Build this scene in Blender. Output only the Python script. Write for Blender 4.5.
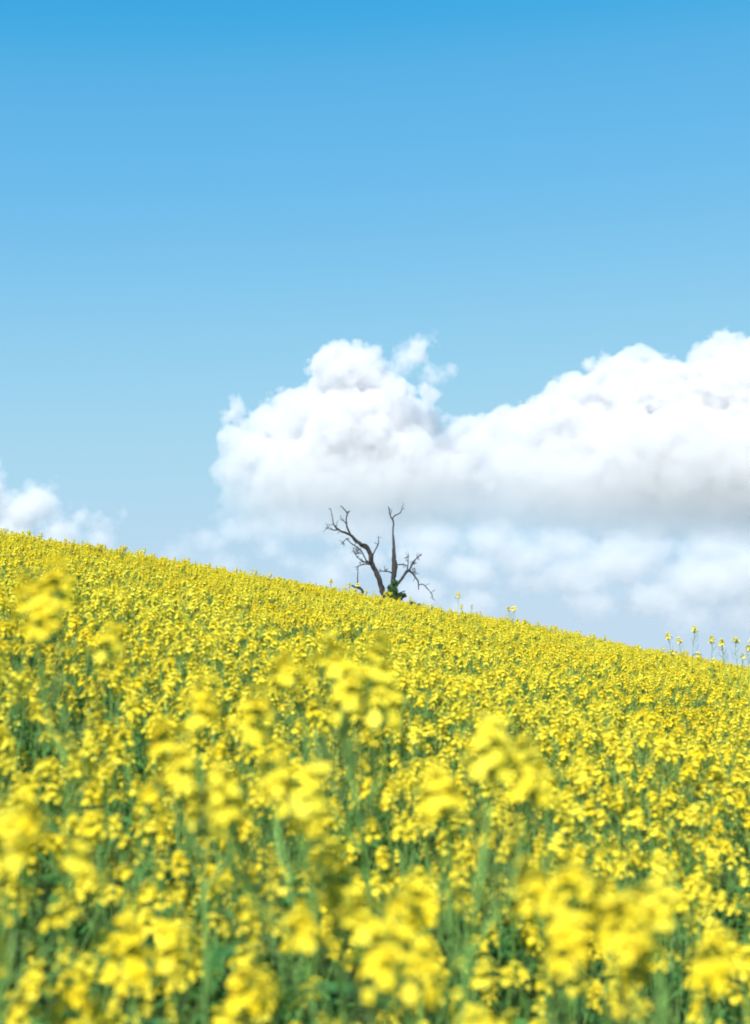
import bpy, bmesh, math, random
from mathutils import Vector, Matrix, noise

for _o in list(bpy.data.objects):
    bpy.data.objects.remove(_o, do_unlink=True)
SC = bpy.context.scene
COL = SC.collection
R = math.radians

# ------------------------------------------------------------------ camera
W, H = 750, 1024
FPX = 50.0 / 36.0 * 1024            # focal length in pixels
PITCH = math.atan((700 - 512) / FPX)  # level horizon falls at image row 700
cam_d = bpy.data.cameras.new("camera")
cam_d.sensor_fit = 'VERTICAL'
cam_d.sensor_height = 36.0
cam_d.sensor_width = 26.37
cam_d.lens = 50.0
cam_d.clip_start = 0.05
cam_d.clip_end = 30000
cam_d.dof.use_dof = True
cam_d.dof.focus_distance = 23.0
cam_d.dof.aperture_fstop = 3.0
cam_d.dof.aperture_blades = 0
cam = bpy.data.objects.new("camera", cam_d)
COL.objects.link(cam)
cam.location = (0, 0, 0)
cam.rotation_euler = (R(90) + PITCH, 0, 0)
SC.camera = cam


def ray(px, py):
    """direction through an image point, scaled so that its y component is 1"""
    u, v = (px - W / 2) / FPX, (H / 2 - py) / FPX
    c, s = math.cos(PITCH), math.sin(PITCH)
    y = c - v * s
    return Vector((u / y, 1.0, (s + v * c) / y))


def at(px, py, dist):
    return ray(px, py) * dist


# ------------------------------------------------------------------ sky, sun, exposure
SUN_EL = R(43)
SUN_AZ = R(-161)                     # measured from +Y (view direction) towards +X
to_sun = Vector((math.sin(SUN_AZ) * math.cos(SUN_EL), math.cos(SUN_AZ) * math.cos(SUN_EL), math.sin(SUN_EL)))

world = bpy.data.worlds.new("World")
SC.world = world
world.use_nodes = True
nt = world.node_tree
nt.nodes.clear()
w_out = nt.nodes.new("ShaderNodeOutputWorld")
w_bg = nt.nodes.new("ShaderNodeBackground")
w_sky = nt.nodes.new("ShaderNodeTexSky")
w_sky.sky_type = 'NISHITA'
w_sky.sun_disc = False
w_sky.sun_elevation = SUN_EL
w_sky.sun_rotation = SUN_AZ
w_sky.altitude = 0
w_sky.air_density = 1.0
w_sky.dust_density = 0.1
w_sky.ozone_density = 3.0
# the clear, cyan spring sky of the photograph: each channel of the sky model goes through a response curve
EXPOSURE = 0.90
SKY_STRENGTH = 0.13
SKY_GAIN = SKY_STRENGTH * 2 ** EXPOSURE
CURVES = (
    ((0, 0), (.05, .012), (.188, .046), (.22, .105), (.275, .168), (.386, .295), (.54, .40), (1.0, .53), (2.0, .56)),
    ((0, 0), (.10, .15), (.328, .375), (.376, .44), (.468, .51), (.631, .615), (.823, .68), (1.1, .70), (2.0, .72)),
    ((0, 0), (.30, .50), (.597, .73), (.672, .785), (.791, .835), (.972, .86), (1.1, .865), (2.0, .875)),
)
w_sep = nt.nodes.new("ShaderNodeSeparateColor")
w_com = nt.nodes.new("ShaderNodeCombineColor")
nt.links.new(w_sky.outputs[0], w_sep.inputs[0])
for ch, pts in enumerate(CURVES):
    pre = nt.nodes.new("ShaderNodeMath"); pre.operation = 'MULTIPLY'; pre.inputs[1].default_value = SKY_STRENGTH * 2 ** 0.45 / 2.0
    fc = nt.nodes.new("ShaderNodeFloatCurve")
    post = nt.nodes.new("ShaderNodeMath"); post.operation = 'MULTIPLY'; post.inputs[1].default_value = 1.0 / SKY_GAIN
    cv = fc.mapping.curves[0]
    while len(cv.points) < len(pts): cv.points.new(0.5, 0.5)
    for p_, (x_, y_) in zip(cv.points, pts):
        p_.location = (x_ / 2.0, y_); p_.handle_type = 'AUTO_CLAMPED'
    fc.mapping.use_clip = True
    fc.mapping.update()
    nt.links.new(w_sep.outputs[ch], pre.inputs[0]); nt.links.new(pre.outputs[0], fc.inputs["Value"])
    nt.links.new(fc.outputs[0], post.inputs[0]); nt.links.new(post.outputs[0], w_com.inputs[ch])
nt.links.new(w_com.outputs[0], w_bg.inputs[0])
w_bg.inputs[1].default_value = SKY_STRENGTH
nt.links.new(w_bg.outputs[0], w_out.inputs[0])

sun_d = bpy.data.lights.new("sun", 'SUN')
sun_d.energy = 4.3
sun_d.angle = R(0.53)
sun_d.color = (1.0, 0.955, 0.88)
sun = bpy.data.objects.new("sun", sun_d)
COL.objects.link(sun)
sun.rotation_euler = to_sun.to_track_quat('Z', 'Y').to_euler()

vs = SC.view_settings
SC.display_settings.display_device = 'sRGB'
vs.view_transform = 'Standard'
vs.look = 'None'
vs.exposure = EXPOSURE
vs.gamma = 1.0
vs.use_curve_mapping = False

SC.render.engine = 'CYCLES'
cy = SC.cycles
cy.max_bounces = 26
cy.diffuse_bounces = 6
cy.glossy_bounces = 2
cy.transmission_bounces = 6
cy.volume_bounces = 24
cy.transparent_max_bounces = 8
cy.caustics_reflective = False
cy.caustics_refractive = False
cy.use_adaptive_sampling = True
cy.adaptive_threshold = 0.015
cy.use_denoising = True
cy.filter_width = 1.9
cy.denoiser = 'OPENIMAGEDENOISE'
cy.sample_clamp_indirect = 10
cy.volume_step_rate = 1.0
cy.volume_max_steps = 256
SC.render.use_motion_blur = False
SC.render.film_transparent = False


# ------------------------------------------------------------------ helpers
def mat(name):
    m = bpy.data.materials.new(name)
    m.use_nodes = True
    m.node_tree.nodes.clear()
    return m, m.node_tree


def N(t, kind, **kw):
    n = t.nodes.new(kind)
    for k, v in kw.items():
        setattr(n, k, v)
    return n


def L(t, a, b):
    t.links.new(a, b)


def tag(o, label=None, cat=None, group=None, kind=None):
    if label: o["label"] = label
    if cat: o["category"] = cat
    if group: o["group"] = group
    if kind: o["kind"] = kind
    return o


def empty(name, loc=(0, 0, 0)):
    o = bpy.data.objects.new(name, None)
    o.empty_display_size = 0.1
    o.location = loc
    COL.objects.link(o)
    return o


def link(name, mesh, parent=None, link_it=True):
    o = bpy.data.objects.new(name, mesh)
    if link_it: COL.objects.link(o)
    if parent: o.parent = parent
    return o


class MB:
    """collects faces for one mesh"""
    def __init__(self):
        self.v, self.f, self.m = [], [], []

    def face(self, pts, mi=0):
        b = len(self.v)
        self.v.extend([tuple(p) for p in pts])
        self.f.append(tuple(range(b, b + len(pts))))
        self.m.append(mi)

    def quadstrip(self, rows, mi=0):
        b = len(self.v)
        n = len(rows[0])
        for r in rows: self.v.extend([tuple(p) for p in r])
        for i in range(len(rows) - 1):
            for j in range(n - 1):
                a = b + i * n + j
                self.f.append((a, a + 1, a + n + 1, a + n))
                self.m.append(mi)

    def tube(self, pts, rad, sides=5, mi=0, cap=True, rough=0.0, rng=None):
        pts = [Vector(p) for p in pts]
        b = len(self.v)
        up = Vector((0.31, 0.9, 0.17)).normalized()
        for i, p in enumerate(pts):
            t = (pts[min(i + 1, len(pts) - 1)] - pts[max(i - 1, 0)])
            t = t.normalized() if t.length > 1e-9 else Vector((0, 0, 1))
            s = t.cross(up)
            if s.length < 1e-3: s = t.cross(Vector((1, 0, 0)))
            s.normalize()
            q = t.cross(s).normalized()
            for k in range(sides):
                a = 2 * math.pi * k / sides
                rr = rad[i] * (1 + (rng.uniform(-rough, rough) if rough else 0))
                self.v.append(tuple(p + s * (math.cos(a) * rr) + q * (math.sin(a) * rr)))
        for i in range(len(pts) - 1):
            for k in range(sides):
                a, c = b + i * sides + k, b + i * sides + (k + 1) % sides
                self.f.append((a, c, c + sides, a + sides))
                self.m.append(mi)
        if cap:
            self.f.append(tuple(b + k for k in reversed(range(sides))))
            self.m.append(mi)
            e = b + (len(pts) - 1) * sides
            self.f.append(tuple(e + k for k in range(sides)))
            self.m.append(mi)

    def mesh(self, name, mats, smooth=True):
        me = bpy.data.meshes.new(name)
        me.from_pydata(self.v, [], self.f)
        for m in mats: me.materials.append(m)
        me.polygons.foreach_set("material_index", self.m)
        if smooth: me.polygons.foreach_set("use_smooth", [True] * len(self.f))
        me.update()
        return me


def smooth_path(pts, rad, n=3):
    """Catmull-Rom through points, n segments between neighbours"""
    P = [Vector(p) for p in pts]
    if len(P) < 3:
        return P, list(rad)
    op, orr = [], []
    for i in range(len(P) - 1):
        p0, p1, p2, p3 = P[max(i - 1, 0)], P[i], P[i + 1], P[min(i + 2, len(P) - 1)]
        for k in range(n):
            t = k / n
            op.append(0.5 * ((2 * p1) + (p2 - p0) * t + (2 * p0 - 5 * p1 + 4 * p2 - p3) * t * t + (3 * p1 - p0 - 3 * p2 + p3) * t ** 3))
            orr.append(rad[i] * (1 - t) + rad[i + 1] * t)
    op.append(P[-1]); orr.append(rad[-1])
    return op, orr


# ------------------------------------------------------------------ terrain
PLANT_H = 1.15


def canopy(x, y):
    """height of the flowering surface relative to the lens"""
    return -0.75 + 0.1318 * y - 0.0012 * y * y - 0.184 * x - 0.0016 * x * x


def ground_z(x, y):
    z = canopy(x, y) - PLANT_H
    r = math.hypot(x, y)
    k = min(max((r - 55) / 200.0, 0), 1)
    k = k * k * (3 - 2 * k)
    z += 0.03 * noise.noise(Vector((x * 0.9, y * 0.9, 3.1)))
    far = -22 + 5 * noise.noise(Vector((x * 0.002, y * 0.002, 0.7)))
    return z * (1 - k) + far * k if k < 1 else far


def axis_coords():
    a, s = [0.0], 0.5
    while a[-1] < 9000:
        a.append(a[-1] + s)
        if a[-1] > 40: s *= 1.17
    return [-q for q in reversed(a[1:])] + a


m_soil, t = mat("field_soil")
o_ = N(t, "ShaderNodeOutputMaterial"); b_ = N(t, "ShaderNodeBsdfPrincipled")
b_.inputs["Roughness"].default_value = 0.95
g_ = N(t, "ShaderNodeNewGeometry"); n1 = N(t, "ShaderNodeTexNoise"); n2 = N(t, "ShaderNodeTexNoise")
n1.inputs["Scale"].default_value = 5.0; n1.inputs["Detail"].default_value = 8
n2.inputs["Scale"].default_value = 0.35; n2.inputs["Detail"].default_value = 4
L(t, g_.outputs["Position"], n1.inputs["Vector"]); L(t, g_.outputs["Position"], n2.inputs["Vector"])
r1 = N(t, "ShaderNodeValToRGB")
r1.color_ramp.elements[0].position = 0.35; r1.color_ramp.elements[0].color = (0.030, 0.045, 0.018, 1)
r1.color_ramp.elements[1].position = 0.7; r1.color_ramp.elements[1].color = (0.060, 0.095, 0.035, 1)
L(t, n1.outputs["Fac"], r1.inputs["Fac"])
mx = N(t, "ShaderNodeMix", data_type='RGBA'); mx.inputs[7].default_value = (0.085, 0.062, 0.038, 1)
rr_ = N(t, "ShaderNodeMapRange"); rr_.inputs[1].default_value = 0.5; rr_.inputs[2].default_value = 0.7; rr_.inputs[4].default_value = 0.6
L(t, n2.outputs["Fac"], rr_.inputs[0]); L(t, rr_.outputs[0], mx.inputs[0]); L(t, r1.outputs["Color"], mx.inputs[6])
# unseen land beyond the crest, made pale grey to bounce light onto cloud bases
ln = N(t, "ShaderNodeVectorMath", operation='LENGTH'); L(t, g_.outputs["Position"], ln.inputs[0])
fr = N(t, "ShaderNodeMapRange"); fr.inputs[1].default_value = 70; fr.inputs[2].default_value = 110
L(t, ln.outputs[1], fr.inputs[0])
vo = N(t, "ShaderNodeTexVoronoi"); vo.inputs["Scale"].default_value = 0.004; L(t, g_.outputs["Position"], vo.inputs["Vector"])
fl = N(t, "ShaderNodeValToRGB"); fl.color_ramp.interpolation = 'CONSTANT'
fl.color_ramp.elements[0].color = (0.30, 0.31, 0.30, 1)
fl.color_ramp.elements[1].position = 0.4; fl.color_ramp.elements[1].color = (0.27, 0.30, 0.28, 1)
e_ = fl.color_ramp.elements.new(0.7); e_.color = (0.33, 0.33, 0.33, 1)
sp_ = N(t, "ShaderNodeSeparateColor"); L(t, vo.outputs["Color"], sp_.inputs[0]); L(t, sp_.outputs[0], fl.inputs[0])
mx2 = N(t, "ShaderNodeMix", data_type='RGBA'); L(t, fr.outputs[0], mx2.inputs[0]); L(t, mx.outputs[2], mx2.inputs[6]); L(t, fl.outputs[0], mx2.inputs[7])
L(t, mx2.outputs[2], b_.inputs["Base Color"])
bp_ = N(t, "ShaderNodeBump"); bp_.inputs["Strength"].default_value = 0.6; bp_.inputs["Distance"].default_value = 0.05
L(t, n1.outputs["Fac"], bp_.inputs["Height"]); L(t, bp_.outputs[0], b_.inputs["Normal"])
L(t, b_.outputs[0], o_.inputs[0])

AX = axis_coords()
nv = len(AX)
gv = [(x, y, ground_z(x, y)) for y in AX for x in AX]
gf = [(j * nv + i, j * nv + i + 1, (j + 1) * nv + i + 1, (j + 1) * nv + i) for j in range(nv - 1) for i in range(nv - 1)]
gme = bpy.data.meshes.new("ground")
gme.from_pydata(gv, [], gf)
gme.polygons.foreach_set("use_smooth", [True] * len(gf))
gme.materials.append(m_soil)
tag(link("ground", gme), "dark green and brown soil of the sloping field under the rapeseed", "ground", kind="structure")


# ------------------------------------------------------------------ clouds: real volumes a few kilometres off
def cloud_material(name, density, aniso=0.2, color=(1, 1, 1), absorb=(0.112, 0.110, 0.100)):
    m, t = mat(name)
    o = N(t, "ShaderNodeOutputMaterial")
    a = N(t, "ShaderNodeAttribute", attribute_name="density")
    mul = N(t, "ShaderNodeMath", operation='MULTIPLY'); mul.inputs[1].default_value = density
    s = N(t, "ShaderNodeVolumeScatter")
    s.inputs["Color"].default_value = (*color, 1)
    s.inputs["Anisotropy"].default_value = aniso
    L(t, a.outputs["Fac"], mul.inputs[0]); L(t, mul.outputs[0], s.inputs["Density"]); 
    ab = N(t, "ShaderNodeVolumeAbsorption"); ab.inputs["Color"].default_value = (*(1 - q for q in absorb), 1)
    L(t, mul.outputs[0], ab.inputs["Density"])
    add = N(t, "ShaderNodeAddShader"); L(t, s.outputs[0], add.inputs[0]); L(t, ab.outputs[0], add.inputs[1])
    L(t, add.outputs[0], o.inputs["Volume"])
    m.cycles.volume_step_rate = 1.0
    return m


def make_cloud(label, blobs, dist, density, voxel=4.0, base_row=None, depth=1.0, rough=1.0, edge=0.10, seed=0.0, base_soft=14, wisp=0.0, flat=1.0, base_fade=80, base_thin=0.2):
    """blobs: (px, py, radius_px[, depth offset in radii]) of a cumulus dist metres away"""
    ppm = dist / FPX                              # metres per picture point at that distance
    B = []
    for b in blobs:
        c = at(b[0], b[1], dist)
        r = b[2] * ppm
        c.y += (b[3] if len(b) > 3 else 0.0) * r
        B.append((c, r))
    lo = Vector((min(c.x - r * 1.35 for c, r in B), min(c.y - r * 1.35 * depth for c, r in B), min(c.z - r * 1.35 * flat for c, r in B)))
    hi = Vector((max(c.x + r * 1.35 for c, r in B), max(c.y + r * 1.35 * depth for c, r in B), max(c.z + r * 1.35 * flat for c, r in B)))
    base_z = at(375, base_row, dist).z if base_row else None
    if base_z is not None: lo.z = max(lo.z, base_z - 30 * ppm)
    me = bpy.data.meshes.new("cloud")
    ctr = (lo + hi) / 2
    ctr = Vector((ctr.x, ctr.y, ctr.z))
    o = link("cloud", me)
    o.location = ctr
    tag(o, label, "cloud", "clouds over the hill", kind="stuff")
    ng = bpy.data.node_groups.new("cloud_density", 'GeometryNodeTree')
    ng.interface.new_socket("Geometry", in_out='OUTPUT', socket_type='NodeSocketGeometry')
    out = N(ng, "NodeGroupOutput")
    pos = N(ng, "GeometryNodeInputPosition")

    def math_(op, a, b=None, c=None):
        n = N(ng, "ShaderNodeMath", operation=op)
        for i, q in enumerate((a, b, c)):
            if q is None: continue
            if isinstance(q, (int, float)): n.inputs[i].default_value = q
            else: L(ng, q, n.inputs[i])
        return n.outputs[0]

    def vmath(op, a, b=None):
        n = N(ng, "ShaderNodeVectorMath", operation=op)
        for i, q in enumerate((a, b)):
            if q is None: continue
            if isinstance(q, (tuple, list, Vector)): n.inputs[i].default_value = tuple(q)
            else: L(ng, q, n.inputs[i])
        return n.outputs[1] if op in ('LENGTH', 'DISTANCE', 'DOT_PRODUCT') else n.outputs[0]

    def scaled(v, s):
        n = N(ng, "ShaderNodeVectorMath", operation='SCALE')
        L(ng, v, n.inputs[0]); n.inputs[3].default_value = s
        return n.outputs[0]

    P = pos.outputs[0]
    shift = vmath('ADD', P, (seed * 913.7, seed * 411.3, seed * 177.1))
    # large warp of the blob field
    wn = N(ng, "ShaderNodeTexNoise"); wn.inputs["Scale"].default_value = 1 / (55 * ppm); wn.inputs["Detail"].default_value = 4
    L(ng, shift, wn.inputs["Vector"])
    wv = vmath('SUBTRACT', wn.outputs["Color"], (0.5, 0.5, 0.5))
    Pw = vmath('ADD', P, scaled(wv, 15 * ppm * rough))
    f = None
    for c, r in B:
        q = vmath('SUBTRACT', Pw, tuple(c - ctr))
        q = vmath('MULTIPLY', q, (1, 1 / depth, 1 / flat))
        d = math_('SUBTRACT', r, vmath('LENGTH', q))        # metres inside the blob
        f = d if f is None else math_('SMOOTH_MAX', f, d, 10 * ppm)
    # cauliflower bumps: rounded cells at falling sizes
    for Lc, amp in ((34, 17), (15, 12.0), (6.5, 6.0)):
        vor = N(ng, "ShaderNodeTexVoronoi", feature='F1')
        vor.inputs["Scale"].default_value = 1 / (Lc * ppm)
        L(ng, shift, vor.inputs["Vector"])
        f = math_('MULTIPLY_ADD', math_('SUBTRACT', 0.45, vor.outputs["Distance"]), amp * ppm * rough, f)
    fn = N(ng, "ShaderNodeTexNoise"); fn.inputs["Scale"].default_value = 1 / (14 * ppm); fn.inputs["Detail"].default_value = 5
    fn.inputs["Roughness"].default_value = 0.62
    L(ng, shift, fn.inputs["Vector"])
    f = math_('MULTIPLY_ADD', math_('SUBTRACT', fn.outputs["Fac"], 0.5), (13 + 40 * wisp) * ppm * rough, f)
    sep = N(ng, "ShaderNodeSeparateXYZ"); L(ng, P, sep.inputs[0])
    if base_z is not None:
        # flat condensation level with a soft, uneven underside
        bn = N(ng, "ShaderNodeTexNoise"); bn.inputs["Scale"].default_value = 1 / (70 * ppm); bn.inputs["Detail"].default_value = 5
        L(ng, shift, bn.inputs["Vector"])
        hgt = math_('ADD', sep.outputs[2], ctr.z - base_z)
        hgt = math_('MULTIPLY_ADD', math_('SUBTRACT', bn.outputs["Fac"], 0.5), 20 * ppm, hgt)
        f = math_('SMOOTH_MIN', f, math_('MULTIPLY', hgt, 0.55), base_soft * ppm)
        thin = N(ng, "ShaderNodeMapRange", interpolation_type='SMOOTHSTEP')   # thinner vapour towards the base
        thin.inputs[1].default_value = 0; thin.inputs[2].default_value = base_fade * ppm; thin.inputs[3].default_value = base_thin
        L(ng, hgt, thin.inputs[0])
    dn = math_('DIVIDE', f, edge * 100 * ppm)
    dn = math_('MINIMUM', math_('MAXIMUM', dn, 0.0), 1.0)
    if base_z is not None: dn = math_('MULTIPLY', dn, thin.outputs[0])
    if wisp > 0:
        wn2 = N(ng, "ShaderNodeTexNoise"); wn2.inputs["Scale"].default_value = 1 / (18 * ppm); wn2.inputs["Detail"].default_value = 6
        L(ng, shift, wn2.inputs["Vector"])
        k = N(ng, "ShaderNodeMapRange"); k.inputs[1].default_value = 0.38; k.inputs[2].default_value = 0.62
        L(ng, wn2.outputs["Fac"], k.inputs[0])
        dn = math_('MULTIPLY', dn, math_('MULTIPLY_ADD', k.outputs[0], wisp, 1 - wisp))
    vc = N(ng, "GeometryNodeVolumeCube")
    L(ng, dn, vc.inputs["Density"])
    vc.inputs["Min"].default_value = tuple(lo - ctr); vc.inputs["Max"].default_value = tuple(hi - ctr)
    size = hi - lo
    for i, ax in enumerate("XYZ"):
        vc.inputs["Resolution " + ax].default_value = max(8, int(size[i] / (voxel * (1.6 if ax == 'Y' else 1))))
    sm = N(ng, "GeometryNodeSetMaterial")
    sm.inputs["Material"].default_value = cloud_material("cloud_vapour", density)
    L(ng, vc.outputs[0], sm.inputs["Geometry"])
    L(ng, sm.outputs[0], out.inputs[0])
    md = o.modifiers.new("vapour", 'NODES')
    md.node_group = ng
    return o


DO_CLOUDS = True
if DO_CLOUDS:
    D1 = 3000.0
    towers = [(338, 374, 33), (358, 372, 32), (322, 395, 26), (376, 392, 30), (245, 470, 32), (240, 498, 26), (275, 510, 40), (300, 425, 38), (268, 425, 26), (236, 412, 13), (238, 440, 20),
              (252, 455, 32), (246, 492, 28), (225, 520, 16), (348, 440, 62), (395, 425, 40), (405, 485, 66), (300, 492, 62), (352, 505, 76),
              (428, 398, 14), (440, 418, 10), (420, 425, 24)]
    bank = [(470, 455, 40), (505, 440, 34), (530, 425, 30), (556, 410, 28), (580, 395, 26), (572, 384, 14), (604, 384, 30), (625, 372, 27),
            (650, 374, 27), (680, 378, 26), (700, 366, 26), (725, 360, 28), (752, 356, 30), (790, 360, 34), (830, 380, 36), (880, 420, 44),
            (580, 432, 40), (625, 415, 44), (665, 408, 50), (705, 405, 54), (745, 402, 60), (790, 408, 64), (840, 425, 60), (530, 450, 36), (555, 485, 62), (620, 478, 78), (690, 475, 88), (760, 480, 98), (840, 490, 90), (500, 495, 52), (448, 495, 52), (600, 515, 70), (680, 520, 84), (780, 520, 90)]
    make_cloud("great white cumulus bank with two heaped towers behind the dead tree", towers + bank, D1, 0.052, voxel=2.6, base_row=541, depth=1.0, seed=1.0, edge=0.04, base_soft=22, base_fade=190, base_thin=0.035)
    make_cloud("small torn cloud scrap floating above the notch of the great cumulus", [(418, 350, 17), (427, 340, 12), (404, 360, 15), (436, 376, 15), (449, 372, 9), (425, 382, 14), (412, 368, 13), (399, 372, 12)], D1 - 150, 0.08, voxel=1.8, rough=0.8, seed=2.3, wisp=0.8, edge=0.14)
    make_cloud("small white cumulus low over the left end of the hill", [(45, 505, 22), (34, 492, 12), (20, 515, 26), (-6, 470, 18), (-30, 500, 40), (75, 520, 18), (95, 528, 14), (60, 532, 26), (123, 518, 8), (15, 545, 30), (100, 542, 18), (-40, 545, 36)], D1 + 400, 0.05, voxel=3.0, base_row=575, rough=0.9, seed=3.7, edge=0.14, base_fade=75, base_thin=0.12, wisp=0.25)
    low = [(180, 548, 26), (205, 540, 30), (235, 530, 32), (262, 530, 32), (270, 548, 24), (220, 562, 28), (300, 565, 26), (330, 575, 30), (360, 560, 36), (420, 558, 40), (470, 570, 40), (520, 556, 44), (530, 582, 30), (575, 575, 46), (620, 563, 50),
           (655, 600, 44), (590, 604, 36), (700, 582, 56), (745, 570, 60), (800, 590, 70), (690, 622, 34), (740, 618, 40), (470, 605, 36), (420, 590, 36), (300, 525, 40), (360, 530, 44), (430, 535, 44), (490, 540, 44), (560, 545, 44), (640, 545, 48), (720, 545, 50), (790, 545, 50)]
    make_cloud("pale flat cloud layer low on the horizon under the great cumulus", low, 6000.0, 0.0115, voxel=8.0, base_row=655, depth=1.2, rough=1.25, seed=5.1, wisp=0.6, edge=0.32, flat=0.52, base_thin=0.7)

# ------------------------------------------------------------------ plant materials
def leafy(name, c0, c1, transl, rough=0.6, noise_scale=60.0, spec=0.3, rnd=0.5, drift=0.0):
    m, t = mat(name)
    o = N(t, "ShaderNodeOutputMaterial")
    info = N(t, "ShaderNodeObjectInfo"); tc = N(t, "ShaderNodeTexCoord"); nz = N(t, "ShaderNodeTexNoise")
    nz.inputs["Scale"].default_value = noise_scale; nz.inputs["Detail"].default_value = 3
    L(t, tc.outputs["Object"], nz.inputs["Vector"])
    ad = N(t, "ShaderNodeMath", operation='MULTIPLY_ADD'); ad.inputs[1].default_value = rnd
    L(t, info.outputs["Random"], ad.inputs[0])
    sb = N(t, "ShaderNodeMapRange"); sb.inputs[1].default_value = 0.3; sb.inputs[2].default_value = 0.7; sb.inputs[3].default_value = 0; sb.inputs[4].default_value = 1 - rnd
    L(t, nz.outputs["Fac"], sb.inputs[0]); L(t, sb.outputs[0], ad.inputs[2])
    mix = N(t, "ShaderNodeMix", data_type='RGBA')
    mix.inputs[6].default_value = (*c0, 1); mix.inputs[7].default_value = (*c1, 1)
    L(t, ad.outputs[0], mix.inputs[0])
    if drift:                                      # ripeness differs from patch to patch of the field
        gp = N(t, "ShaderNodeNewGeometry"); dn = N(t, "ShaderNodeTexNoise"); dn.inputs["Scale"].default_value = 0.7; dn.inputs["Detail"].default_value = 3
        L(t, gp.outputs["Position"], dn.inputs["Vector"])
        dm = N(t, "ShaderNodeMapRange"); dm.inputs[1].default_value = 0.35; dm.inputs[2].default_value = 0.65; dm.inputs[3].default_value = -drift; dm.inputs[4].default_value = drift
        L(t, dn.outputs["Fac"], dm.inputs[0])
        da = N(t, "ShaderNodeMath", operation='ADD', use_clamp=True); L(t, ad.outputs[0], da.inputs[0]); L(t, dm.outputs[0], da.inputs[1])
        L(t, da.outputs[0], mix.inputs[0])
    pr = N(t, "ShaderNodeBsdfPrincipled"); pr.inputs["Roughness"].default_value = rough
    pr.inputs["Specular IOR Level"].default_value = spec
    L(t, mix.outputs[2], pr.inputs["Base Color"])
    if transl > 0:
        tr = N(t, "ShaderNodeBsdfTranslucent"); L(t, mix.outputs[2], tr.inputs["Color"])
        ms = N(t, "ShaderNodeMixShader"); ms.inputs[0].default_value = transl
        L(t, pr.outputs[0], ms.inputs[1]); L(t, tr.outputs[0], ms.inputs[2]); L(t, ms.outputs[0], o.inputs[0])
    else:
        L(t, pr.outputs[0], o.inputs[0])
    return m


M_PETAL = leafy("rapeseed_petal", (0.95, 0.725, 0.014), (0.96, 0.855, 0.080), 0.36, rough=0.55, noise_scale=45, spec=0.2, drift=0.35)
M_BUD = leafy("flower_bud", (0.36, 0.38, 0.03), (0.50, 0.48, 0.04), 0.1, noise_scale=80)
M_STEM = leafy("green_stem", (0.095, 0.21, 0.045), (0.16, 0.31, 0.07), 0.0, rough=0.5)
M_LEAF = leafy("rapeseed_leaf", (0.045, 0.155, 0.038), (0.095, 0.26, 0.060), 0.30, rough=0.5, noise_scale=18)
M_POD = leafy("seed_pod", (0.11, 0.20, 0.06), (0.18, 0.28, 0.08), 0.15)


# ------------------------------------------------------------------ rapeseed plant
def flower(mb, c, d, rng, size=0.0085):
    """four rounded petals in a cross, facing direction d"""
    d = d.normalized()
    a = d.cross(Vector((rng.uniform(-1, 1), rng.uniform(-1, 1), rng.uniform(-1, 1))))
    if a.length < 1e-3: a = d.orthogonal()
    a.normalize()
    b = d.cross(a)
    lift = rng.uniform(0.05, 0.40)
    for k in range(4):
        an = k * math.pi / 2 + rng.uniform(-0.15, 0.15)
        u = a * math.cos(an) + b * math.sin(an)
        s = d.cross(u)
        l = size * rng.uniform(0.85, 1.15)
        w = l * rng.uniform(0.40, 0.52)
        lf = lift + rng.uniform(-0.12, 0.12)
        p0 = c + d * 0.001
        p1 = c + u * l * 0.5 + d * l * lf * 0.6
        p2 = c + u * l * 0.95 + d * l * lf * 0.75
        cup = d * l * 0.09
        mb.quadstrip([[p0 - s * w * 0.25, p0 + s * w * 0.25],
                      [p1 - s * w * 0.95 + cup, p1 + s * w * 0.95 + cup],
                      [p2 - s * w * 0.6, p2 + s * w * 0.6]], 0)
    mb.tube([c, c + d * size * 0.55], [size * 0.22, size * 0.14], 4, 1)


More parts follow.
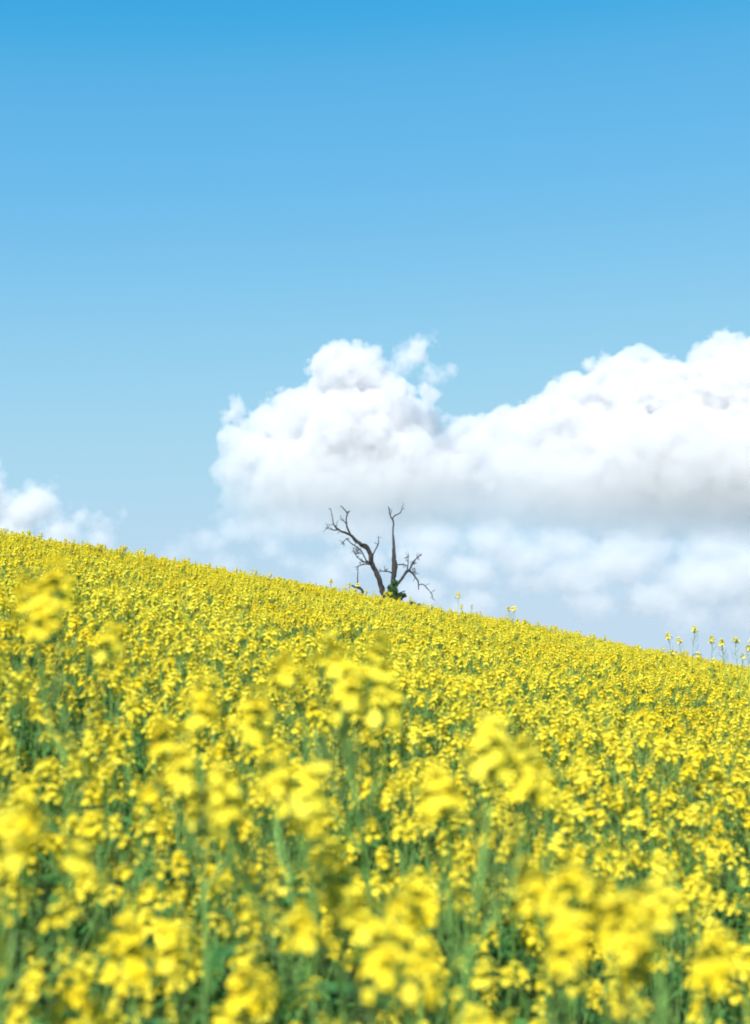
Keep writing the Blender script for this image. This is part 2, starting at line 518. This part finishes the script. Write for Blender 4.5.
def make_head(rng, n, spread, height, pods):
    """one raceme: origin at the stem tip's base, growing up +Z"""
    mb = MB()
    top = Vector((rng.uniform(-.01, .01), rng.uniform(-.01, .01), height))
    mb.tube([Vector((0, 0, -0.01)), top * 0.5 + Vector((rng.uniform(-.004, .004), 0, 0)), top], [0.0022, 0.0019, 0.0012], 4, 2)
    ang = rng.uniform(0, 6.28)
    for i in range(n):
        k = i / max(n - 1, 1)                     # 0 = lowest flower
        ang += 2.39996 + rng.uniform(-0.3, 0.3)
        z0 = height * (0.25 + 0.68 * k)
        r = spread * (1.0 - 0.62 * k) * rng.uniform(0.5, 1.12)
        base = top * (z0 / height)
        rise = 0.006 + 0.012 * rng.random() + 0.010 * k
        c = base + Vector((math.cos(ang) * r, math.sin(ang) * r, rise))
        d = Vector((math.cos(ang), math.sin(ang), 0)) * (1.0 - 0.75 * k) + Vector((rng.uniform(-.3, .3), rng.uniform(-.3, .3), 0.55 + 0.8 * k))
        mb.tube([base, (base + c) / 2 - Vector((0, 0, 0.002)), c], [0.0008] * 3, 3, 2, cap=False)
        flower(mb, c, d, rng, 0.0091 * rng.uniform(0.78, 1.18))
    for i in range(7):                            # closed buds crowning the raceme
        an = i * 2.4
        r = 0.0042 * math.sqrt(i)
        p = top + Vector((math.cos(an) * r, math.sin(an) * r, 0.006 - 0.0012 * i))
        mb.tube([p - Vector((0, 0, .004)), p, p + Vector((0, 0, .005))], [0.0012, 0.0021, 0.0008], 4, 1)
    for i in range(pods):                         # young pods under the flowers
        an = rng.uniform(0, 6.28)
        z0 = -0.01 - 0.10 * (i + rng.random()) / pods
        e = Vector((math.cos(an) * .022, math.sin(an) * .022, z0 + .012))
        e2 = e + Vector((math.cos(an) * .014, math.sin(an) * .014, .032))
        mb.tube([Vector((0, 0, z0)), e, e2], [0.0007, 0.0013, 0.0005], 3, 3, cap=False)
    return mb.mesh("flower_head", [M_PETAL, M_BUD, M_STEM, M_POD])


def make_leaf(rng, length, width, droop):
    mb = MB()
    rows = []
    for i in range(7):
        k = i / 6
        w = width * (math.sin(math.pi * (k * 0.86 + 0.10)) ** 0.8) * (1 + 0.18 * math.sin(k * 19 + rng.random())) * (1 if i < 6 else 0.1)
        x = length * k
        z = length * (0.55 * k - droop * k * k)
        tw = 0.25 * math.sin(k * 5 + rng.random())
        rows.append([Vector((x, -w, z + w * 0.35 + tw * w)), Vector((x, 0, z)), Vector((x, w, z + w * 0.35 - tw * w))])
    mb.quadstrip(rows, 0)
    return mb.mesh("leaf", [M_LEAF])


rng0 = random.Random(77)
HEADS = [make_head(random.Random(100 + i), rng0.randint(18, 29), rng0.uniform(0.018, 0.032), rng0.uniform(0.035, 0.072), rng0.randint(4, 9)) for i in range(10)]
SMALL_HEADS = [make_head(random.Random(200 + i), rng0.randint(6, 12), rng0.uniform(0.016, 0.028), rng0.uniform(0.025, 0.06), rng0.randint(2, 5)) for i in range(5)]
LEAVES = [make_leaf(random.Random(300 + i), rng0.uniform(.10, .16), rng0.uniform(.012, .024), rng0.uniform(.2, .7)) for i in range(4)]
BIG_LEAVES = [make_leaf(random.Random(340 + i), rng0.uniform(.18, .27), rng0.uniform(.035, .055), rng0.uniform(.6, 1.0)) for i in range(3)]


def plan_plant(seed, nbr, crown=0):
    """one plant kind: stem mesh + placed heads and leaves, full height about PLANT_H"""
    rng = random.Random(seed)
    mb = MB()
    hh = PLANT_H - 0.05
    bend = Vector((rng.uniform(-.10, .10), rng.uniform(-.10, .10), 0))
    def axis(k):
        return Vector((bend.x * k * k, bend.y * k * k, hh * k))
    pts = [axis(i / 7) for i in range(8)]
    mb.tube(pts, [0.0036 - 0.0020 * i / 7 for i in range(8)], 5)
    heads, leaves = [], []
    heads.append((rng.choice(HEADS), pts[-1], 0.0, 0.0, rng.uniform(0, 6.28), rng.uniform(0.95, 1.15)))
    ang = rng.uniform(0, 6.28)
    for b in range(nbr):
        ang += 2.2 + rng.uniform(-.4, .4)
        k0 = rng.uniform(0.42, 0.72)
        s = axis(k0)
        out = rng.uniform(0.07, 0.19)
        tip = Vector((s.x + math.cos(ang) * out, s.y + math.sin(ang) * out, hh * rng.uniform(0.66, 1.0)))
        mid = s.lerp(tip, 0.5) + Vector((math.cos(ang) * out * 0.22, math.sin(ang) * out * 0.22, -0.02))
        bp, br = smooth_path([s, mid, tip], [0.0027, 0.0021, 0.0015], 3)
        mb.tube(bp, br, 4, cap=False)
        small = rng.random() < 0.35
        heads.append((rng.choice(SMALL_HEADS if small else HEADS), tip, rng.uniform(-.2, .2) + math.cos(ang) * .18, math.sin(ang) * .18, rng.uniform(0, 6.28), rng.uniform(0.85, 1.1)))
        leaves.append((rng.choice(LEAVES), s, ang + rng.uniform(-.5, .5), rng.uniform(0.8, 1.2)))
    for b in range(crown):                        # vigorous plants carry several racemes close round the tip
        ang += 1.9 + rng.uniform(-.3, .3)
        s = axis(rng.uniform(0.84, 0.90))
        out = rng.uniform(0.030, 0.055)
        tip = axis(1.0) + Vector((math.cos(ang) * out, math.sin(ang) * out, rng.uniform(-0.05, 0.0)))
        bp, br = smooth_path([s, s.lerp(tip, 0.5) + Vector((math.cos(ang) * .014, math.sin(ang) * .014, -.01)), tip], [0.0022, 0.0018, 0.0014], 3)
        mb.tube(bp, br, 4, cap=False)
        heads.append((rng.choice(HEADS), tip, math.cos(ang) * .3, math.sin(ang) * .3, rng.uniform(0, 6.28), rng.uniform(0.9, 1.1)))
    for i in range(3):
        kk = rng.uniform(0.35, 0.88)
        leaves.append((rng.choice(LEAVES), axis(kk), rng.uniform(0, 6.28), rng.uniform(0.9, 1.2) * (1.35 - kk)))
    for i in range(2):
        kk = rng.uniform(0.30, 0.75)
        leaves.append((rng.choice(LEAVES), axis(kk), rng.uniform(0, 6.28), rng.uniform(0.8, 1.3)))
    for i in range(3):
        leaves.append((rng.choice(BIG_LEAVES), axis(rng.uniform(0.15, 0.5)), rng.uniform(0, 6.28), rng.uniform(0.8, 1.2)))
    return mb.mesh("stem", [M_STEM]), heads, leaves


KINDS = [plan_plant(500 + i, 4 + i % 4) for i in range(8)] + [plan_plant(520, 3, 4), plan_plant(521, 2, 5), plan_plant(522, 3, 3)]


def head_matrix(h):
    me, p, tx, ty, rz, s = h
    return Matrix.Translation(p) @ Matrix.Rotation(ty, 4, 'X').inverted() @ Matrix.Rotation(tx, 4, 'Y') @ Matrix.Rotation(rz, 4, 'Z') @ Matrix.Scale(s, 4)


def leaf_matrix(l):
    me, p, rz, s = l
    return Matrix.Translation(p) @ Matrix.Rotation(rz, 4, 'Z') @ Matrix.Scale(s, 4)


def joined_kind(i):
    """the whole plant of a kind as one mesh, used only by the mass planting"""
    stem, heads, leaves = KINDS[i]
    bm = bmesh.new()
    mats = [M_PETAL, M_BUD, M_STEM, M_POD, M_LEAF]
    def add(me, mtx, remap):
        n0 = len(bm.verts); f0 = len(bm.faces)
        bm.from_mesh(me)
        bm.verts.ensure_lookup_table(); bm.faces.ensure_lookup_table()
        for v in bm.verts[n0:]: v.co = mtx @ v.co
        for f in bm.faces[f0:]: f.material_index = remap[f.material_index]
    add(stem, Matrix.Identity(4), [2])
    for h in heads: add(h[0], head_matrix(h), [0, 1, 2, 3])
    for l in leaves: add(l[0], leaf_matrix(l), [4])
    me = bpy.data.meshes.new("rapeseed_mass")
    bm.to_mesh(me); bm.free()
    for m in mats: me.materials.append(m)
    return me


# ---- where plants stand
prng = random.Random(4242)


def in_view(x, y, margin=0.0):
    return y > 0.75 and abs(x) < 0.275 * y + margin


def patch(x, y):
    return noise.noise(Vector((x * 1.1 + 7, y * 0.8, 1.7))) * 0.6 + noise.noise(Vector((x * 3.1, y * 2.3 + 4, 5.2))) * 0.5


spots = []
cell = 0.215
for iy in range(int(-1.0 / cell), int(50 / cell)):
    y0 = iy * cell
    half = 0.275 * max(y0, 0) + 1.6 + 0.04 * max(y0, 0)
    for ix in range(int(-half / cell), int(half / cell) + 1):
        x = ix * cell + prng.uniform(0, cell)
        y = y0 + prng.uniform(0, cell)
        pt = patch(x, y)
        keep = 0.90 + 0.5 * pt
        if prng.random() > keep: continue
        if math.hypot(x, y) < 0.62: continue
        spots.append((x, y, pt))
EXTRA = 0.50
for (x, y, pt) in list(spots):            # a second, shorter plant beside some
    if prng.random() < EXTRA + 0.3 * pt + ((0.45 + 1.0 * pt) if y > 6 else 0.0):
        a = prng.uniform(0, 6.28)
        spots.append((x + math.cos(a) * .11, y + math.sin(a) * .11, pt - (0.35 if y < 6 else 0.1)))


def plant_params(x, y, pt):
    s = 0.955 + 0.11 * pt + prng.gauss(0, 0.05 if y < 7 else 0.03)
    if prng.random() < (0.12 if y < 7 else 0.04): s += prng.uniform(0.04, 0.11)
    s = min(max(s, 0.72), 1.17)
    return (x, y, ground_z(x, y) - 0.01, prng.uniform(-.09, .09), prng.uniform(-.09, .09), prng.uniform(0, 6.28), s, prng.randrange(8) if prng.random() < 0.91 else 8 + prng.randrange(3))


plants = []
for (x, y, pt) in spots:
    p = plant_params(x, y, pt)
    topz = p[2] + PLANT_H * p[6]
    # nothing may stand right in front of the lens
    if y < 1.6 and topz > -0.23 * max(y, 0.3) - 0.12: continue
    plants.append(p)


# ---- chosen tall plants, each with its own description
def plant_at(px, py, y, kind, rz=0.0):
    """plant whose leading flower head is seen at that picture point from y metres away"""
    tip = at(px, py, y)
    lead = KINDS[kind][1][0][1]                     # tip of the main stem
    s = 1.0
    for _ in range(4):                              # the stem bows, so step back from the tip to the root
        o = Matrix.Rotation(rz, 3, 'Z') @ Vector(lead) * s
        g = ground_z(tip.x - o.x, y - o.y)
        s = (tip.z - g) / (lead[2] + 0.03)
    return (tip.x - o.x, y - o.y, g - 0.01, 0.0, 0.0, rz, s, kind)


SPECIAL = [
    (340, 668, 2.35, 9, 0.3, "tall rapeseed plant with a big round blurred yellow head, right below the dead tree"),
    (60, 600, 2.35, 10, 1.0, "tall blurred rapeseed plant by the left edge, its head highest on the near slope"),
    (490, 757, 2.0, 9, 4.4, "rapeseed plant with a large blurred double yellow head, mid field right of centre"),
    (655, 908, 1.72, 8, 2.6, "rapeseed plant with very large blurred flower heads in the lower right corner"),
    (575, 905, 1.75, 10, 0.8, "rapeseed plant with an arching row of blurred yellow heads near the bottom, right of centre"),
    (275, 780, 2.0, 8, 4.0, "rapeseed plant with a broad bright yellow head, lower field left of centre"),
    (200, 720, 2.2, 10, 5.0, "rapeseed plant with clustered blurred heads, mid field on the left"),
    (365, 925, 1.8, 9, 0.4, "rapeseed plant with blurred yellow heads at the bottom centre of the field"),
    (25, 838, 1.9, 10, 3.3, "rapeseed plant with pale blurred heads low at the left edge"),
    (458, 597, 18.5, 0, 0.5, "lone thin rapeseed stalk poking above the crest just right of the dead tree"),
    (509, 609, 17.0, 4, 1.5, "pale flowered rapeseed stalk poking above the crest, midway along its right half"),
    (694, 630, 14.5, 2, 1.0, "tallest rapeseed stalk standing against the sky at the right end of the crest"),
    (735, 640, 13.0, 1, 2.2, "rapeseed stalk with loose yellow heads against the sky by the right edge"),
    (712, 642, 14.5, 0, 4.0, "short rapeseed stalk between the two taller ones against the sky on the right"),
    (331, 583, 20.0, 0, 2.0, "small yellow rapeseed head breaking the crest line left of the dead tree"),
    (350, 585, 20.5, 4, 2.0, "rapeseed head on the crest beside the fallen dead branch"),
]
special = []
for (px, py, y, k, rz, lab) in SPECIAL:
    p = plant_at(px, py, y, k, rz)
    special.append((p, lab))
sx = [(p[0], p[1]) for p, _ in special]
plants = [p for p in plants if all((p[0] - a) ** 2 + (p[1] - b) ** 2 > 0.006 for a, b in sx)]
# nearest plants in view become things of their own
plants.sort(key=lambda p: p[1] if in_view(p[0], p[1], 0.10) and p[1] > 1.0 else 1e6 + p[1])
NEAR = 300 - len(special)
near, mass = plants[:NEAR], plants[NEAR:]
y_near = near[-1][1]


def build_plant(p, label, proto={}):
    x, y, z, lx, ly, rz, s, k = p
    root = empty("rapeseed_plant", (x, y, z))
    root.rotation_euler = (lx, ly, rz)
    root.scale = (s, s, s)
    tag(root, label, "rapeseed plant", "flowering rapeseed plants of the near field")
    stem, heads, leaves = KINDS[k]
    if k not in proto:
        parts = [link("stem", stem, link_it=False)]
        for h in heads:
            o = link("flower_head", h[0], link_it=False); o.matrix_basis = head_matrix(h); parts.append(o)
        for l in leaves:
            o = link("leaf", l[0], link_it=False); o.matrix_basis = leaf_matrix(l); parts.append(o)
        proto[k] = parts
    for q in proto[k]:
        c = q.copy()
        c.parent = root
        COL.objects.link(c)
    return root


for p, lab in special:
    build_plant(p, lab)
for p in near:
    build_plant(p, "yellow flowering rapeseed plant in the dense blurred stand that fills the lower field")

# ---- everything behind as one mass
src = bpy.data.collections.new("rapeseed_kinds")
for i in range(len(KINDS)):
    src.objects.link(bpy.data.objects.new("rapeseed_kind_%d" % i, joined_kind(i)))
pm = bpy.data.meshes.new("rapeseed_field")
pm.from_pydata([(p[0], p[1], p[2]) for p in mass], [], [])
at_r = pm.attributes.new("turn", 'FLOAT_VECTOR', 'POINT'); at_s = pm.attributes.new("size", 'FLOAT', 'POINT'); at_k = pm.attributes.new("which", 'INT', 'POINT')
at_r.data.foreach_set("vector", [c for p in mass for c in (p[3], p[4], p[5])])
at_s.data.foreach_set("value", [p[6] for p in mass])
at_k.data.foreach_set("value", [p[7] for p in mass])
fo = link("rapeseed_field", pm)
tag(fo, "dense mass of yellow flowering rapeseed covering the slope up to the crest", "rapeseed", kind="stuff")
ng = bpy.data.node_groups.new("field_planting", 'GeometryNodeTree')
ng.interface.new_socket("Geometry", in_out='INPUT', socket_type='NodeSocketGeometry')
ng.interface.new_socket("Geometry", in_out='OUTPUT', socket_type='NodeSocketGeometry')
gi, go = N(ng, "NodeGroupInput"), N(ng, "NodeGroupOutput")
mp = N(ng, "GeometryNodeMeshToPoints")
ci = N(ng, "GeometryNodeCollectionInfo"); ci.inputs["Collection"].default_value = src
ci.inputs["Separate Children"].default_value = True; ci.inputs["Reset Children"].default_value = True
ip = N(ng, "GeometryNodeInstanceOnPoints"); ip.inputs["Pick Instance"].default_value = True


def named(nm, ty):
    n = N(ng, "GeometryNodeInputNamedAttribute", data_type=ty); n.inputs["Name"].default_value = nm
    return n.outputs["Attribute"]


L(ng, gi.outputs[0], mp.inputs[0]); L(ng, mp.outputs[0], ip.inputs["Points"]); L(ng, ci.outputs[0], ip.inputs["Instance"])
e2r = N(ng, "FunctionNodeEulerToRotation"); L(ng, named("turn", 'FLOAT_VECTOR'), e2r.inputs[0])
L(ng, e2r.outputs[0], ip.inputs["Rotation"]); L(ng, named("size", 'FLOAT'), ip.inputs["Scale"]); L(ng, named("which", 'INT'), ip.inputs["Instance Index"])
L(ng, ip.outputs[0], go.inputs[0])
md = fo.modifiers.new("planting", 'NODES'); md.node_group = ng

# ------------------------------------------------------------------ dead tree
m_bark, t = mat("dead_bark")
o_ = N(t, "ShaderNodeOutputMaterial"); b_ = N(t, "ShaderNodeBsdfPrincipled"); b_.inputs["Roughness"].default_value = 0.9
tc = N(t, "ShaderNodeTexCoord"); mpg = N(t, "ShaderNodeMapping"); mpg.inputs["Scale"].default_value = (9, 9, 2.2)
nz = N(t, "ShaderNodeTexNoise"); nz.inputs["Scale"].default_value = 1.0; nz.inputs["Detail"].default_value = 8; nz.inputs["Roughness"].default_value = 0.65
L(t, tc.outputs["Object"], mpg.inputs[0]); L(t, mpg.outputs[0], nz.inputs["Vector"])
cr = N(t, "ShaderNodeValToRGB")
cr.color_ramp.elements[0].position = 0.36; cr.color_ramp.elements[0].color = (0.010, 0.009, 0.009, 1)
cr.color_ramp.elements[1].position = 0.72; cr.color_ramp.elements[1].color = (0.062, 0.052, 0.050, 1)
L(t, nz.outputs["Fac"], cr.inputs[0]); L(t, cr.outputs[0], b_.inputs["Base Color"])
bp_ = N(t, "ShaderNodeBump"); bp_.inputs["Strength"].default_value = 0.8; bp_.inputs["Distance"].default_value = 0.04
L(t, nz.outputs["Fac"], bp_.inputs["Height"]); L(t, bp_.outputs[0], b_.inputs["Normal"]); L(t, b_.outputs[0], o_.inputs[0])
M_BARK = m_bark

m_twig, t = mat("dead_twig")
o_ = N(t, "ShaderNodeOutputMaterial"); b_ = N(t, "ShaderNodeBsdfPrincipled"); b_.inputs["Roughness"].default_value = 0.85
tc = N(t, "ShaderNodeTexCoord"); nz = N(t, "ShaderNodeTexNoise"); nz.inputs["Scale"].default_value = 6.0; nz.inputs["Detail"].default_value = 5
L(t, tc.outputs["Object"], nz.inputs["Vector"])
cr = N(t, "ShaderNodeValToRGB")
cr.color_ramp.elements[0].position = 0.35; cr.color_ramp.elements[0].color = (0.014, 0.012, 0.013, 1)
cr.color_ramp.elements[1].position = 0.75; cr.color_ramp.elements[1].color = (0.045, 0.038, 0.037, 1)
L(t, nz.outputs["Fac"], cr.inputs[0]); L(t, cr.outputs[0], b_.inputs["Base Color"]); L(t, b_.outputs[0], o_.inputs[0])
M_TWIG = m_twig

TD = 45.0
PX = TD / FPX
trng = random.Random(9)
base_pt = at(390, 600, TD)
T0 = Vector((base_pt.x, TD, ground_z(base_pt.x, TD)))
tree = empty("dead_tree", T0)
tag(tree, "bare dead tree with a leaning and an upright trunk standing on the crest", "dead tree")


def wpath(pts, d0, d1):
    """picture points (px, py, radius px) -> world points relative to the tree base; depth runs from d0 to d1"""
    P, rd = [], []
    n = len(pts)
    for i, (px, py, r) in enumerate(pts):
        dy = d0 + (d1 - d0) * i / max(n - 1, 1)
        P.append(at(px, py, TD + dy) - T0); rd.append(r * PX * 0.88)
    return P, rd


def limb(name, mb_list, parent, material, sides=7, twigs=0, rough=0.10):
    mb = MB()
    for pts, d0, d1 in mb_list:
        P, rd = wpath(pts, d0, d1)
        P, rd = smooth_path(P, rd, 4)
        for i in range(1, len(P) - 1):
            P[i] = P[i] + Vector((trng.uniform(-1, 1), trng.uniform(-1, 1), trng.uniform(-1, 1))) * rd[i] * 0.18
        mb.tube(P, rd, sides, 0, True, rough, trng)
        # short broken side twigs
        for _ in range(twigs):
            i = trng.randrange(len(P) // 4, len(P))
            d = (P[min(i + 1, len(P) - 1)] - P[i - 1]).normalized()
            v = (d * trng.uniform(0.1, 0.8) + Vector((trng.uniform(-1, 1), trng.uniform(-.7, .7), trng.uniform(-.8, 1)))).normalized()
            l = trng.uniform(2.0, 6.5) * PX
            p0 = P[i]; p1 = p0 + v * l * 0.5 + Vector((0, 0, trng.uniform(-.2, .3))) * l * 0.3
            p2 = p1 + (v + Vector((trng.uniform(-.6, .6), 0, trng.uniform(-.3, .6)))).normalized() * l * 0.6
            mb.tube([p0, p1, p2], [0.36 * PX, 0.27 * PX, 0.15 * PX], 4)
            if trng.random() < 0.5:
                p3 = p1 + (v + Vector((trng.uniform(-.9, .9), trng.uniform(-.5, .5), trng.uniform(-.6, .9)))).normalized() * l * 0.45
                mb.tube([p1, p3], [0.25 * PX, 0.14 * PX], 4)
    o = link(name, mb.mesh(name, [material]), parent)
    return o


def ground_px(px, r):
    """first point of a trunk: rooted 10 cm below the ground"""
    p = T0 + Vector(((px - 390) * PX, 0, -0.1))
    y = 512 - FPX * math.tan(math.atan2(p.z, p.y) - PITCH)
    return (px, y, r)


lt = [ground_px(391, 4.4), (387, 612, 3.8), (383.5, 595, 3.3), (379.5, 581, 2.9), (374.5, 569, 2.8), (371.3, 561.5, 2.9), (370, 554, 2.5), (367, 548.5, 2.2), (362.5, 545.5, 2.1), (357, 541.5, 2.0), (352, 536.5, 1.6), (350, 534.5, 1.4)]
o = limb("trunk", [(lt, 0.0, -0.5)], tree, M_BARK, 9, 2, 0.13)
o["label"] = "trunk leaning to the left"
rt = [ground_px(393, 5.0), (393, 612, 4.2), (393, 597, 3.2), (393, 583, 2.4), (393.5, 576, 2.8), (394.6, 567, 3.5), (394.2, 561, 2.7), (393.8, 555, 2.2), (394, 548, 1.8), (393.4, 540, 1.5), (393, 535, 1.0), (393, 528, 0.85), (393.6, 523, 0.95), (392.4, 519, 0.9)]
o = limb("trunk", [(rt, 0.1, 0.25)], tree, M_BARK, 9, 1, 0.13)
o["label"] = "upright trunk with a swollen knot"
limb("branch", [([(392.4, 519.5, 0.85), (390.4, 516, 0.75), (389.4, 511, 0.65), (388.3, 506.5, 0.45)], 0.25, 0.1),
                ([(392.4, 519.5, 0.8), (394, 516.3, 0.7), (397, 514.6, 0.65), (400, 513, 0.6), (401.5, 510, 0.4), (402, 506.5, 0.25)], 0.25, 0.5)], tree, M_TWIG, 6, 2)
limb("branch", [([(350.5, 535, 1.4), (345, 532.6, 1.35), (341, 531.3, 1.1), (337, 528.3, 0.95), (334, 525, 0.7), (332.6, 519, 0.55), (330.5, 508, 0.3)], -0.5, -0.9),
                ([(337.5, 530, 0.7), (333, 530, 0.55), (328, 528, 0.35)], -0.7, -1.0), ([(335.6, 527, .5), (336.5, 523, .3)], -0.7, -0.6)], tree, M_TWIG, 6, 5)
limb("branch", [([(351, 536, 1.3), (349, 531.5, 1.2), (346.5, 525.5, 0.95), (346.3, 518, 0.75), (347.2, 513.5, 0.75), (344, 509, 0.55), (341, 505.5, 0.4)], -0.5, -0.2),
                ([(346.5, 524, 0.6), (344, 521.2, 0.55), (340.5, 519.6, 0.3)], -0.4, -0.7), ([(347.2, 513.5, .5), (348.8, 511, .3)], -0.2, 0)], tree, M_TWIG, 6, 3)
limb("branch", [([(361, 544, 1.0), (365.5, 544.6, 1.1), (369, 548, 1.0), (369.6, 553, 1.1)], -0.45, -0.2)], tree, M_TWIG, 6, 1)
limb("branch", [([(372.2, 562, 1.2), (373, 555, 0.9), (375, 550.5, 0.8), (378, 544.5, 0.8), (378.6, 540, 0.55), (378, 536.5, 0.4)], -0.2, 0.5)], tree, M_TWIG, 6, 2)
limb("branch", [([(346, 538, 0.5), (352, 544, 0.6), (357, 547, 0.6), (362, 552, 0.65), (366, 560, 0.7), (370.5, 563, 0.8)], -0.8, -0.3),
                ([(356, 547, .45), (357, 551, .5), (359, 553.5, .35)], -0.6, -0.7), ([(349, 538.5, .6), (345.5, 539.7, .5), (342.3, 544, .35)], -0.5, -0.9)], tree, M_TWIG, 5, 8)
limb("branch", [([(371, 562.5, 1.0), (365, 562, 0.85), (360, 559.5, 0.7), (356, 555.5, 0.4)], -0.3, -0.8),
                ([(371, 564.5, 1.0), (365, 564, 0.75), (361, 565, 0.6), (357, 566.5, 0.45)], -0.3, -0.6), ([(357.5, 558, .45), (354, 552, .4), (353.5, 548, .25)], -0.8, -0.9)], tree, M_TWIG, 5, 5)
limb("branch", [([(394, 586, 2.0), (397.5, 583.6, 1.9), (400, 581, 1.7), (403, 577, 1.5), (406.5, 572, 1.7), (409.5, 571, 1.4), (413, 573.8, 1.0), (416, 578, 0.9), (418.3, 582, 0.75), (418.6, 590, 0.5)], 0.1, 0.7),
                ([(418.5, 585, 0.65), (423, 584.3, 0.55), (427, 588, 0.5), (431, 593, 0.4), (433, 598.5, 0.25)], 0.65, 1.1),
                ([(407, 571, 0.8), (408, 565, 0.55), (408.4, 556, 0.3)], 0.4, 0.2),
                ([(409, 570, 0.8), (413, 564, 0.6), (416, 559, 0.45), (418.4, 556, 0.3)], 0.45, 0.8),
                ([(410, 569.6, 0.7), (411, 565.5, 0.5), (414.5, 560, 0.4), (417.5, 557.5, 0.25)], 0.45, 0.1),
                ([(412, 573, 0.6), (415, 572, 0.5), (415, 568.6, 0.3)], 0.5, 0.6)], tree, M_TWIG, 6, 7)
limb("branch", [([(396.5, 565, 0.9), (400, 564.6, 0.7), (404, 564.6, 0.65), (408, 567, 0.5)], 0.15, 0.35)], tree, M_TWIG, 5, 3)
limb("branch", [([(392, 573, 0.9), (388, 571.3, 0.7), (384.5, 571.3, 0.6), (379.5, 570.6, 0.4)], 0.1, -0.2), ([(385, 571.4, .5), (384.4, 566, .3)], 0, 0.1)], tree, M_TWIG, 5, 3)
limb("branch", [([(394, 597, 1.2), (399, 593.5, 1.0), (405, 591, 0.6)], 0.2, 0.5)], tree, M_TWIG, 5, 2)

# fallen branch lying on the crest, left of the tree
F0p = at(358, 588, TD - 6)
F0 = Vector((F0p.x, TD - 6, ground_z(F0p.x, TD - 6)))
fallen = empty("fallen_branch", F0)
tag(fallen, "broken grey dead branch arching out of the crop with one upright stick", "dead branch")
T0s, TDs = T0, TD
T0, TD = F0, TD - 6
PX = TD / FPX
limb("branch", [([(349, 586, 0.6), (352, 585.6, 0.9), (356, 587.3, 1.4), (360, 588.2, 1.7), (363, 591.5, 1.5), (365, 600, 1.5), ground_px(390 + (366 - 358), 1.6)], 0, 0.2)], fallen, M_BARK, 7, 1)
limb("stick", [([(357.8, 588.5, 0.8), (357.6, 580, 0.65), (357.7, 574, 0.55), (358, 568.5, 0.35)], 0, 0.05)], fallen, M_TWIG, 5, 0)
T0, TD = T0s, TDs
PX = TD / FPX

# leafy undergrowth at the tree's foot
M_IVY = leafy("ivy_leaf", (0.018, 0.055, 0.020), (0.060, 0.135, 0.040), 0.2, rough=0.4, noise_scale=4, rnd=0.2)


def bush(name, label, cat, lumps, n, seed, y_off, size):
    rng = random.Random(seed)
    c0 = at(lumps[0][0], lumps[0][1], TD + y_off)
    root = empty(name, (c0.x, TD + y_off, ground_z(c0.x, TD + y_off)))
    tag(root, label, cat)
    mb, sb = MB(), MB()
    o0 = Vector(root.location)
    tot = sum(l[2] ** 2 for l in lumps)
    for (px, py, r, sq) in lumps:
        c = at(px, py, TD + y_off) - o0
        rm = r * PX
        sb.tube([Vector((rng.uniform(-.1, .1), rng.uniform(-.1, .1), -0.05)), Vector((c.x * .6, 0, c.z * .5)), c], [0.025, 0.018, 0.008], 5)
        for _ in range(int(n * r * r / tot)):
            v = Vector((rng.gauss(0, 1), rng.gauss(0, 1), rng.gauss(0, 1))).normalized() * (rng.random() ** 0.45)
            p = c + Vector((v.x * rm, v.y * rm * 0.9, v.z * rm * sq))
            d = (v + Vector((rng.uniform(-.8, .8), rng.uniform(-.8, .8), rng.uniform(-.4, .9)))).normalized()
            a = d.orthogonal().normalized()
            a = Matrix.Rotation(rng.uniform(0, 6.28), 3, d) @ a
            b = d.cross(a)
            s = size * rng.uniform(0.6, 1.3)
            mb.face([p - a * s * .5, p + b * s * .35 + d * s * .12, p + a * s * .6, p - b * s * .35 + d * s * .12])
    link("foliage", mb.mesh("foliage", [M_IVY], smooth=False), root)
    link("stem", sb.mesh("stem", [M_TWIG]), root)
    return root


bush("ivy_bush", "dark green ivy bush wrapped round the foot of the upright trunk", "ivy",
     [(393, 592, 5.2, 1.3), (391, 588, 3.6, 1.1), (395, 584, 3.4, 1.2), (393, 598, 6, 1), (390, 594, 3.5, 1), (398, 597, 5, .8), (403, 595.5, 3.4, .6), (394, 606, 7, 1), (394, 618, 8, 1)], 5200, 5, -0.15, 0.085)
bush("low_shrub", "small dark shrub just breaking the crest right of the dead tree", "shrub",
     [(412, 603.5, 3.0, .6), (419, 605.5, 2.8, .5), (408, 606, 4, .8), (415, 609, 6, .9), (415, 620, 8, 1)], 2600, 6, 0.6, 0.08)
